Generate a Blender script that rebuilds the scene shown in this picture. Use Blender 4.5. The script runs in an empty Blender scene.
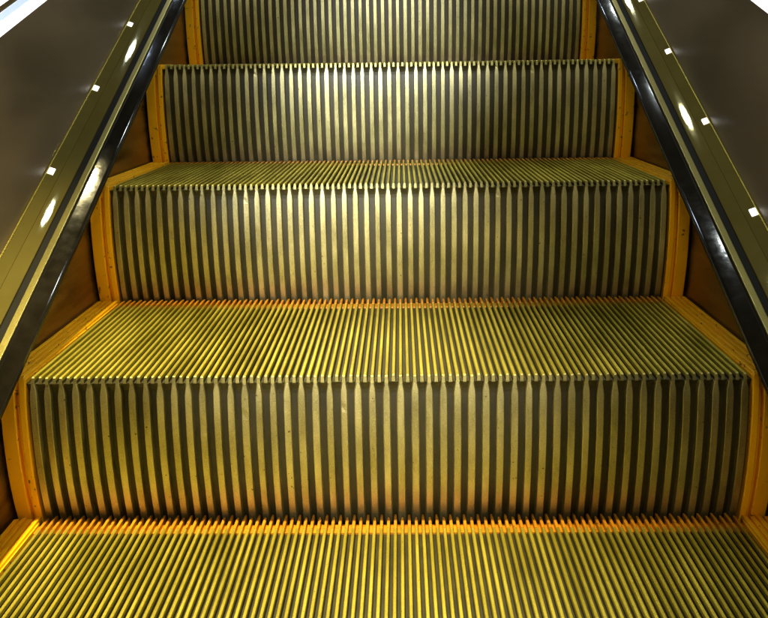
import bpy, math, random
from mathutils import Matrix, Vector
random.seed(4)
C = bpy.context.scene.collection
RUN, RISE, REC = 0.351, 0.2025, 0.0427          # step advance, step rise, recess of the riser foot
ANG = math.atan2(RISE, RUN); CT, ST = math.cos(ANG), math.sin(ANG)
NR = 51; P = 0.925/NR; HW = 0.4625; TP = P/2     # riser cleats, their pitch, half width of the ribbed part

# ------------------------------------------------------------------ helpers
def link(name, verts, faces, mat, parent=None, smooth=False):
    me = bpy.data.meshes.new(name); me.from_pydata(verts, [], faces); me.update(); me.validate()
    me.materials.append(mat)
    if smooth:
        for p in me.polygons: p.use_smooth = True
    o = bpy.data.objects.new(name, me); C.objects.link(o)
    if parent: o.parent = parent
    return o
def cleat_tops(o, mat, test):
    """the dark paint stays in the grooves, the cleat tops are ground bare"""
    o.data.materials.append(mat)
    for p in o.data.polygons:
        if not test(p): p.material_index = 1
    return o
def recalc(o):
    import bmesh
    bm = bmesh.new(); bm.from_mesh(o.data); bmesh.ops.recalc_face_normals(bm, faces=bm.faces); bm.to_mesh(o.data); bm.free()
    return o
def empty(name, loc, label, cat, group=None):
    o = bpy.data.objects.new(name, None); o.empty_display_size = .05; C.objects.link(o); o.location = loc
    o['label'] = label; o['category'] = cat
    if group: o['group'] = group
    return o
class MB:
    def __init__(s): s.v = []; s.f = []
    def loft(s, secs, cap=True):
        """rings of equal length joined end to end"""
        b = len(s.v); n = len(secs[0])
        for r in secs: s.v += [tuple(p) for p in r]
        for i in range(len(secs)-1):
            for j in range(n):
                k = (j+1) % n
                s.f.append((b+i*n+j, b+i*n+k, b+(i+1)*n+k, b+(i+1)*n+j))
        if cap:
            s.f.append(tuple(b+j for j in range(n))[::-1]); m = b+(len(secs)-1)*n
            s.f.append(tuple(m+j for j in range(n)))
    def box(s, x0, x1, y0, y1, z0, z1):
        s.loft([[(x0,y,z0),(x1,y,z0),(x1,y,z1),(x0,y,z1)] for y in (y0,y1)])
    def build(s, name, mat, parent=None, smooth=False):
        return recalc(link(name, s.v, s.f, mat, parent, smooth))

# ------------------------------------------------------------------ materials
def newmat(name):
    m = bpy.data.materials.new(name); m.use_nodes = True; nt = m.node_tree
    return m, nt, nt.nodes['Principled BSDF']
def noisy(name, c1, c2, metal, r1, r2, scale=(60,60,60), fine=900, bump=.15, bdist=.0004, spec=.5, coat=0, spots=None, speed=.5):
    m, nt, b = newmat(name); N = nt.nodes; L = nt.links
    tc = N.new('ShaderNodeTexCoord'); oi = N.new('ShaderNodeObjectInfo')
    ad = N.new('ShaderNodeVectorMath'); ad.operation = 'ADD'; L.new(tc.outputs['Object'], ad.inputs[0])
    ml = N.new('ShaderNodeMath'); ml.operation = 'MULTIPLY'; ml.inputs[1].default_value = 9; L.new(oi.outputs['Random'], ml.inputs[0])
    L.new(ml.outputs[0], ad.inputs[1])
    mp = N.new('ShaderNodeMapping'); mp.inputs['Scale'].default_value = scale; L.new(ad.outputs[0], mp.inputs[0])
    n1 = N.new('ShaderNodeTexNoise'); n1.inputs['Scale'].default_value = 1; n1.inputs['Detail'].default_value = 5; L.new(mp.outputs[0], n1.inputs['Vector'])
    n2 = N.new('ShaderNodeTexNoise'); n2.inputs['Scale'].default_value = fine; n2.inputs['Detail'].default_value = 3; L.new(ad.outputs[0], n2.inputs['Vector'])
    mx = N.new('ShaderNodeMath'); mx.operation = 'MULTIPLY_ADD'; mx.inputs[1].default_value = speed; L.new(n2.outputs[0], mx.inputs[0])
    m2 = N.new('ShaderNodeMath'); m2.operation = 'MULTIPLY'; m2.inputs[1].default_value = 1-speed; L.new(n1.outputs[0], m2.inputs[0]); L.new(m2.outputs[0], mx.inputs[2])
    cr = N.new('ShaderNodeValToRGB'); cr.color_ramp.elements[0].position = .36; cr.color_ramp.elements[1].position = .64
    cr.color_ramp.elements[0].color = (*c1,1); cr.color_ramp.elements[1].color = (*c2,1); L.new(mx.outputs[0], cr.inputs[0])
    col = cr.outputs[0]
    if spots:
        n3 = N.new('ShaderNodeTexNoise'); n3.inputs['Scale'].default_value = spots[0]; n3.inputs['Detail'].default_value = 4; L.new(ad.outputs[0], n3.inputs['Vector'])
        r3 = N.new('ShaderNodeValToRGB'); r3.color_ramp.elements[0].position = spots[1]; r3.color_ramp.elements[1].position = spots[1]+.03
        L.new(n3.outputs[0], r3.inputs[0])
        mc = N.new('ShaderNodeMix'); mc.data_type = 'RGBA'; L.new(r3.outputs[0], mc.inputs[0]); L.new(col, mc.inputs[6]); mc.inputs[7].default_value = (*spots[2],1)
        col = mc.outputs[2]
    L.new(col, b.inputs['Base Color'])
    mr = N.new('ShaderNodeMapRange'); mr.inputs[1].default_value=.3; mr.inputs[2].default_value=.7; mr.inputs[3].default_value = r1; mr.inputs[4].default_value = r2
    L.new(mx.outputs[0], mr.inputs[0]); L.new(mr.outputs[0], b.inputs['Roughness'])
    b.inputs['Metallic'].default_value = metal; b.inputs['Specular IOR Level'].default_value = spec
    b.inputs['Coat Weight'].default_value = coat; b.inputs['Coat Roughness'].default_value = .08
    bp = N.new('ShaderNodeBump'); bp.inputs['Strength'].default_value = bump; bp.inputs['Distance'].default_value = bdist
    L.new(n2.outputs[0], bp.inputs['Height']); L.new(bp.outputs[0], b.inputs['Normal'])
    return m
def glow_mat(name, col, s):
    m, nt, b = newmat(name); b.inputs['Base Color'].default_value = (.8,.8,.8,1)
    b.inputs['Emission Color'].default_value = (*col,1); b.inputs['Emission Strength'].default_value = s
    return m

M = {}
M['tread']  = noisy('ribbed_aluminium_tread', (.30,.24,.016), (.66,.55,.075), .78, .34, .50, (30,6,30), 900, .5, spots=(260,.70,(.10,.08,.02)))
M['riser']  = noisy('ribbed_aluminium_riser', (.27,.245,.115), (.57,.52,.27), .92, .36, .50, (40,40,12), 900, .6, spots=(200,.70,(.08,.06,.02)))
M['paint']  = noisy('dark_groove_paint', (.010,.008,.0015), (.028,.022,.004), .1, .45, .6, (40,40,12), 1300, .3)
M['sawn']   = noisy('dull_sawn_ridge_end', (.20,.175,.06), (.36,.32,.12), .8, .42, .58, (40,40,12), 900, .5)  # ridge ends coloured darker so the riser spots do not overexpose them
M['yellow'] = noisy('yellow_painted_edge', (.94,.44,.003), (1,.52,.004), .0, .38, .55, (20,20,20), 800, .25, spots=(110,.655,(.22,.10,.015)))
M['amber']  = noisy('worn_amber_comb_paint', (.30,.10,.001), (.50,.20,.002), .0, .38, .55, (50,25,50), 800, .25, spots=(120,.66,(.10,.05,.008)))  # yellow darkened on the comb to cut its orange bounce onto the risers
M['skirt']  = noisy('brushed_bronze_skirt', (.15,.09,.022), (.38,.25,.06), .85, .26, .44, (3,5,40), 700, .15, speed=.15)
M['black']  = noisy('glossy_black_rubber', (.006,.005,.003), (.010,.008,.005), 0, .06, .14, (30,8,8), 55, .35, coat=0)
M['gap']    = noisy('black_seal', (.004,.0035,.002), (.008,.007,.004), 0, .6, .8, (8,8,8), 400, .1, spec=.12)
M['gold']   = noisy('polished_brass_deck', (.15,.118,.028), (.18,.145,.036), .55, .025, .045, (6,6,6), 45, .12, speed=.3)
M['trim']   = noisy('bright_brass_bead', (.85,.68,.10), (.95,.78,.16), .9, .2, .3, (4,4,4), 400, .03)
M['strip']  = noisy('dull_brass_strip', (.22,.18,.05), (.30,.25,.07), .9, .3, .4, (4,4,4), 400, .05)
M['panel']  = noisy('dark_bronze_panel', (.10,.074,.048), (.22,.165,.11), .40, .38, .52, (5,1.6,7), 900, .06, speed=.2)
M['alu']    = noisy('pale_aluminium_rail', (.45,.50,.58), (.60,.66,.75), .8, .25, .35, (4,4,4), 400, .03)
M['brown']  = noisy('brown_rail_trim', (.14,.09,.04), (.18,.12,.05), .4, .3, .4, (4,4,4), 400, .03)
M['floor']  = noisy('dark_pit', (.02,.018,.012), (.03,.026,.018), 0, .6, .8, (3,3,3), 60, .1)
M['led']    = glow_mat('white_lamp_lens', (1,1,.97), 1.5)  # glowing white specks spaced along the deck
M['tube']   = glow_mat('white_light_strip', (.93,.97,1), 1.7)

M['ledge']  = glow_mat('pale_blue_lit_diffuser', (.36,.52,.85), .75)  # ledge given a blue glow of its own so it looks lit
# ------------------------------------------------------------------ one escalator step, built at its nose
GD = .0085            # depth of the tread grooves
YB = .360             # where the yellow back band begins
def cleat_x(): return [((j-50)*TP, j % 2 == 0) for j in range(101)]
def arc(s):           # recess of the riser face at a drop s below the nose
    R = .50; s = max(s, 0); return R - math.sqrt(R*R - s*s)
def make_tread(parent, seed=0):
    m = MB(); rg = random.Random(seed+50)
    m.box(-HW+.0003, HW-.0003, .0165, .381, -.030, -GD)
    for x, al in cleat_x():
        y0 = (-.0004 if al else .0016) + (rg.uniform(.0005,.0022) if rg.random() < .12 else 0)
        hz = rg.gauss(0,.00015)
        def sec(y, dz=0, k=1.0):
            t, b, c = .0020*k, .0026*k, .0006; q = (t+b)/2
            return [(x-b,y,-GD-.001),(x+b,y,-GD-.001),(x+q,y,-.0045),(x+t,y,-c+dz),(x+t-c,y,dz),(x-t+c,y,dz),(x-t,y,-c+dz),(x-q,y,-.0045)]
        m.loft([sec(y0,-.0012+hz,.9), sec(y0+.0011,hz)] + [sec(y0+(YB-y0)*q/6, hz+rg.gauss(0,.00012)) for q in range(1,6)] + [sec(YB)])
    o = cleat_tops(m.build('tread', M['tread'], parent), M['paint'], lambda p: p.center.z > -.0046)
    o.data.materials.append(M['sawn'])
    for p in o.data.polygons:
        if p.normal.y < -.3: p.material_index = 2          # ridge ends in the toned-down colour
    return o
def make_back(parent):
    m = MB()
    m.box(-HW+.0003, HW-.0003, YB, .3815, -.026, -.0062)
    for x, al in cleat_x():
        tip = .3912 if al else .3985
        def sec(y, k=1.0, top=.0006, bot=-.0095):
            t, b, c = .00195*k, .0024*k, .0006
            return [(x-b,y,bot),(x+b,y,bot),(x+t,y,top-c),(x+t-c*k,y,top),(x-t+c*k,y,top),(x-t,y,top-c)]
        m.loft([sec(YB-.0004), sec(.3815), sec(tip-.002,.72,-.0002), sec(tip,.45,-.0022,-.008)])
    return m.build('demarcation_comb', M['amber'], parent)
def make_side(parent, s):
    m = MB()
    xa, xb = HW+.0004, .4988
    m.box(min(s*xa,s*xb), max(s*xa,s*xb), .003, .384, -.020, -.0035)
    for i in range(4):
        xc = s*(xa + .0045 + i*.0091)
        tip = (.3985,.3912,.3985,.3912)[i]
        def sec(y, k=1.0, dz=0.):
            t, b, c = .0029*k, .0036*k, .0008
            return [(xc-b,y,-.007),(xc+b,y,-.007),(xc+t,y,.0004+dz),(xc+t-c,y,.0012+dz),(xc-t+c,y,.0012+dz),(xc-t,y,.0004+dz)]
        m.loft([sec(.0002,.9,-.0025), sec(.0035), sec(.384), sec(tip,.6,-.003)])
    return m.build('side_strip', M['yellow'], parent)
NS = 22
DROPS = [GD + (0.236-GD)*(i/(NS-1))**1.8 for i in range(NS)]
def make_riser(parent, seed=0):
    v = []; f = []; rg = random.Random(seed)
    jx = [rg.gauss(0,.00012) for i in range(NR)]; jw = [rg.gauss(1,.035) for i in range(NR)]; jt = [rg.uniform(.8,1.25) for i in range(NR)]
    nick = {(rg.randrange(2,NS-2), rg.randrange(NR)): rg.uniform(.0004,.0011) for q in range(12)}
    for k, s in enumerate(DROPS):
        y = arc(s); u = s-GD
        e = min(1, u/.016); e = e*(2-e)
        dep = .0012 + .0078*e
        for i in range(NR):
            w = min(1, u/(.015*jt[i])); wt = .0020 + (.0044*jw[i]-.0020)*w; nk = nick.get((k,i),0)
            x = (i-25)*P + jx[i]*w
            for px, py in ((-P/2,dep),(-wt-.0011,dep),(-wt,.0005+nk),(-wt+.0007,nk*.7),(wt-.0007,0),(wt,.0005),(wt+.0011,dep)):
                v.append((x+px, y+py, -s))
        v.append((HW, y+dep, -s))
    n = NR*7+1
    for k in range(NS-1):
        for i in range(n-1):
            f.append((k*n+i, (k+1)*n+i, (k+1)*n+i+1, k*n+i+1))
    # back skin so the riser has a real thickness
    b = len(v)
    for s in DROPS:
        y = arc(s)+.016; v += [(-HW,y,-s),(HW,y,-s)]
    for k in range(NS-1): f.append((b+2*k, b+2*k+1, b+2*k+3, b+2*k+2))
    f.append(tuple(range(n)) + (b+1, b))
    l = (NS-1); f.append((b+2*l, b+2*l+1) + tuple(l*n+i for i in range(n-1,-1,-1)))
    for k in range(NS-1):
        f.append((k*n, b+2*k, b+2*k+2, (k+1)*n)); f.append((k*n+n-1, (k+1)*n+n-1, b+2*k+3, b+2*k+1))
    o = link('riser', v, f, M['riser'], parent)
    nq = (NS-1)*(n-1)
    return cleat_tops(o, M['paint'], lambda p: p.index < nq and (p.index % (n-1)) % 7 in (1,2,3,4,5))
def make_riser_edge(parent, s):
    m = MB()
    def bar(xa, xb, off, top):
        secs = []
        for k in range(NS):
            d = top + (.236-top)*k/(NS-1); y = arc(d)+off; c = .0012
            X = sorted((s*xa, s*xb))
            secs.append([(X[0],y+.012,-d),(X[0],y+c,-d),(X[0]+c,y,-d),(X[1]-c,y,-d),(X[1],y+c,-d),(X[1],y+.012,-d)])
        m.loft(secs)
    bar(HW+.0009, HW+.0100, .0002, .0040)
    bar(HW+.0155, HW+.0348, .0004, .0046)
    bar(HW+.0102, HW+.0153, .0068, .0052)
    return m.build('riser_edge', M['yellow'], parent)
def make_step(label):
    r = empty('escalator_step', (0,0,0), label, 'escalator step', 'escalator steps climbing away from the camera')
    make_tread(r); make_back(r); make_riser(r)
    for s in (-1,1): make_side(r, s); make_riser_edge(r, s)
    return r
STEPS = [
 (1,  'highest escalator step, its riser cut off by the top edge of the photo'),
 (0,  'second highest escalator step, its tread seen edge on above a whitish riser'),
 (-1, 'middle escalator step with a thin foreshortened tread and whitish lit riser'),
 (-2, 'large escalator step second from the bottom, with tall golden brown riser'),
 (-3, 'nearest and lowest escalator step, only its bright yellow ribbed tread shows at the bottom'),
 (2,  'escalator step above the highest riser, hidden beyond the top edge of the photo'),
]
proto = None
for k, lab in STEPS:
    if proto is None: proto = make_step(lab); o = proto
    else:
        o = proto.copy(); C.objects.link(o); o['label'] = lab
        for ch in proto.children:
            base = ch.name.split('.')[0]
            if base == 'riser': make_riser(o, k+9); continue      # every step has nicks of its own
            if base == 'tread': make_tread(o, k+9); continue
            c = ch.copy(); C.objects.link(c); c.parent = o
    o.location = (0, k*RUN, k*RISE)

# ------------------------------------------------------------------ balustrades (profile x,h extruded along the incline t)
def W(x, h, t): return (x, t*CT - h*ST, t*ST + h*CT)
T0, T1 = -2.2, 3.2
def ts(n=2): return [T0 + (T1-T0)*i/(n-1) for i in range(n)]
def extrude(name, prof, mat, parent, sgn, smooth=False, t0=T0, t1=T1, n=2):
    m = MB(); m.loft([[W(sgn*x, h, t0+(t1-t0)*i/(n-1)) for x, h in prof] for i in range(n)])
    o = m.build(name, mat, parent)
    if smooth:
        for p in o.data.polygons:
            if len(p.vertices) == 4: p.use_smooth = True
        o.data.polygons.foreach_set('use_smooth', [len(p.vertices)==4 for p in o.data.polygons])
    return o
def arcpts(p0, p1, bulge, n=10):
    """points from p0 to p1 bowed sideways"""
    out = []
    dx, dy = p1[0]-p0[0], p1[1]-p0[1]; L = math.hypot(dx, dy); nx, ny = -dy/L, dx/L
    for i in range(n+1):
        a = i/n; k = 4*a*(1-a)*bulge
        out.append((p0[0]+dx*a+nx*k, p0[1]+dy*a+ny*k))
    return out
SPECKS = {-1: (.3500, .0906, -.1688, -.4277, -.6843), 1: (.1756, -.0564, -.304, -.5495)}
def balustrade(s, label, dy):
    r = empty('balustrade', (0,0,0), label, 'balustrade', 'balustrades flanking the escalator steps')
    extrude('skirt_panel', [(.5020,-.42),(.5020,.006),(.5050,.006),(.5050,-.42)], M['skirt'], r, s)
    # rounded glossy black deflector
    pr = [(.5018,.0065),(.4700,.0120),(.4630,.0150),(.4597,.0190),(.4588,.0225),(.4594,.0252)] + arcpts((.4610,.0272),(.4850,.0334 if s < 0 else .0329),.00022,8) + [(.4853,.0295),(.5018,.0290)]
    extrude('skirt_deflector', pr, M['black'], r, s, True)
    extrude('deck_strip', [(.4856,.0290),(.4856,.0352),(.4866,.0358),(.4950,.0358),(.4958,.0350),(.4958,.0290)], M['strip'], r, s)
    extrude('deck_seal', [(.4960,.0285),(.4960,.0310),(.5078,.0312),(.5078,.0285)], M['gap'], r, s)
    hd = .0411 if s < 0 else .0407; hb = .0334 if s < 0 else .0329
    inner = arcpts((.5080,.0350), (.5290,hd), .00016, 8)
    extrude('deck_profile', [(.5080,.0285)] + inner + [(.5292,.0285)], M['gold'], r, s, False)
    d2 = arcpts((.5294,hd+.0002), (.5455,.0492), .0001, 3)
    o = extrude('deck_profile', [(.5294,.0285)] + d2 + [(.5457,.0285)], M['gold'], r, s, False)
    extrude('deck_bead', [(.5458,.0300),(.5458,.0505),(.5463,.0512),(.5474,.0512),(.5480,.0505),(.5480,.0300)], M['trim'], r, s)
    for t in SPECKS[s]:
        m = MB(); q = .0075
        def pt(x, h, tt): return W(s*x, h, tt)
        a0, a1 = .5372, .5455
        hs = lambda x: .0417 + (x-.5294)*(.0075/.0161)
        m.loft([[pt(a0,hs(a0)-.001,t-q),pt(a1,hs(a1)-.001,t-q),pt(a1,hs(a1)+.0012,t-q),pt(a0,hs(a0)+.0012,t-q)],
                [pt(a0,hs(a0)-.001,t+q),pt(a1,hs(a1)-.001,t+q),pt(a1,hs(a1)+.0012,t+q),pt(a0,hs(a0)+.0012,t+q)]])
        m.build('deck_light', M['led'], r)
    # interior panel: lower edge follows the deck, top edge flattens towards the landing
    def top(y):
        sl = math.tan(math.radians(20.6)); y1 = .35
        z = .0415 + (min(y,y1)+.526)*sl
        if y > y1: z += (y-y1)*RISE/RUN
        return z + dy
    ys = [-1.95 + i*.1 for i in range(45)]
    def rail(name, mat, xa, xb, za, zb):
        m = MB(); m.loft([[(s*xa,y,top(y)+za),(s*xb,y,top(y)+za),(s*xb,y,top(y)+zb),(s*xa,y,top(y)+zb)] for y in ys])
        return m.build(name, mat, r)
    m = MB()
    m.loft([[(s*.5484,y,y*RISE/RUN+.045),(s*.5600,y,y*RISE/RUN+.045),(s*.5600,y,top(y)-.0005),(s*.5600+s*-.0030,y,top(y)-.0005)] for y in ys])
    m.build('interior_panel', M['panel'], r)
    rail('light_strip', M['tube'], .5560, .5750, 0, .020)
    rail('rail_ledge', M['ledge'], .5565, .5750, .0203, .033)
    rail('rail_trim', M['brown'], .5575, .5750, .0333, .043)
    rail('light_strip', M['tube'], .5570, .5750, .0433, .075)
    rail('handrail_base', M['alu'], .5560, .5900, .0753, .110)
    return r
balustrade(-1, 'left balustrade with brass deck, small white lamps and glossy black skirt deflector showing blue glints', 0)
balustrade(1, 'right balustrade with brown deck in shadow and black deflector showing long white glints', .012)

# the pit under the steps
m = MB(); m.loft([[W(-1.2,-.45,t),W(1.2,-.45,t),W(1.2,-.43,t),W(-1.2,-.43,t)] for t in (T0,T1)])
g = m.build('floor', M['floor']); g['kind'] = 'structure'

# ------------------------------------------------------------------ lamps
def point(name, loc, power, col, rad):
    l = bpy.data.lights.new(name, 'POINT'); l.energy = power; l.color = col; l.shadow_soft_size = rad
    o = bpy.data.objects.new(name, l); C.objects.link(o); o.location = loc; return o
def area(name, loc, target, power, col, sx, sy):
    l = bpy.data.lights.new(name, 'AREA'); l.shape = 'RECTANGLE'; l.size = sx; l.size_y = sy; l.energy = power; l.color = col
    o = bpy.data.objects.new(name, l); C.objects.link(o); o.location = loc
    o.rotation_euler = (Vector(target)-Vector(loc)).to_track_quat('-Z','Y').to_euler(); return o
tc, a, b = -1.6065, 1.02, 1.6      # spots placed so that the deck mirrors them at the heights t
for s, tt in ((-1, (-1.03, -.523, -.008, .49)), (1, (-1.19, -.72, -.256, .21))):
    for t in tt:
        tl = (t*(a+b) - tc*b)/a
        point('ceiling_spot', W(s*.50, .04+b, tl), 10 if s < 0 else 17, (.66,.80,1) if s < 0 else (.90,1,.97), .045)
def spot(name, loc, target, power, col, deg, blend, rad):
    l = bpy.data.lights.new(name, 'SPOT'); l.energy = power; l.color = col; l.shadow_soft_size = rad
    l.spot_size = math.radians(deg); l.spot_blend = blend
    o = bpy.data.objects.new(name, l); C.objects.link(o); o.location = loc
    o.rotation_euler = (Vector(target)-Vector(loc)).to_track_quat('-Z','Y').to_euler(); return o
spot('warm_downlight', (-.36,-1.12,2.1), (-.24,-.82,-.4), 950, (1,.85,.40), 28, 1, .05)  # added lamp, makes a warm pool of light on the treads
spot('landing_spot', (-.20,-3.1,.75), (-.03,0,.03), 800, (.90,.95,1), 9.5, 1, .08)  # added lamp behind the camera, whitens the second highest riser
spot('landing_spot', (-.20,-3.2,.60), (-.10,-.36,-.18), 700, (.92,.96,1), 9.5, 1, .08)  # added lamp, brightens the middle riser
spot('landing_spot', (-.05,-3.4,.25), (-.02,-.72,-.37), 470, (1,.93,.72), 12, 1, .08)  # added lamp, brightens the riser second from the bottom
area('landing_ceiling_light', (0,-3.6,.9), (0,-.4,-.2), 17, (1,.86,.42), 1.0, .5)  # added wide fill light from behind the camera

w = bpy.data.worlds.new('World'); bpy.context.scene.world = w; w.use_nodes = True
bg = w.node_tree.nodes['Background']; bg.inputs[0].default_value = (.75,.60,.36,1); bg.inputs[1].default_value = .02

# ------------------------------------------------------------------ camera
cd = bpy.data.cameras.new('camera'); cam = bpy.data.objects.new('camera', cd); C.objects.link(cam)
th, yaw, roll = .03834759, -.01804596, -.01288754
F = Vector((math.sin(yaw)*math.cos(th), math.cos(yaw)*math.cos(th), -math.sin(th)))
R = Vector((math.cos(yaw), -math.sin(yaw), 0)); U = R.cross(F)
r2 = math.cos(roll)*R + math.sin(roll)*U; u2 = -math.sin(roll)*R + math.cos(roll)*U
mt = Matrix(((r2.x,u2.x,-F.x,.0221359),(r2.y,u2.y,-F.y,-1.84409726),(r2.z,u2.z,-F.z,-.01828256),(0,0,0,1)))
cam.matrix_world = mt
cd.sensor_fit = 'HORIZONTAL'; cd.sensor_width = 36; cd.lens = 908.946566/768*36; cd.shift_y = -(309-106)/768
cd.clip_start = .02; cd.clip_end = 100
sc = bpy.context.scene; sc.camera = cam
sc.view_settings.view_transform = 'Standard'; sc.view_settings.look = 'None'; sc.view_settings.exposure = .42
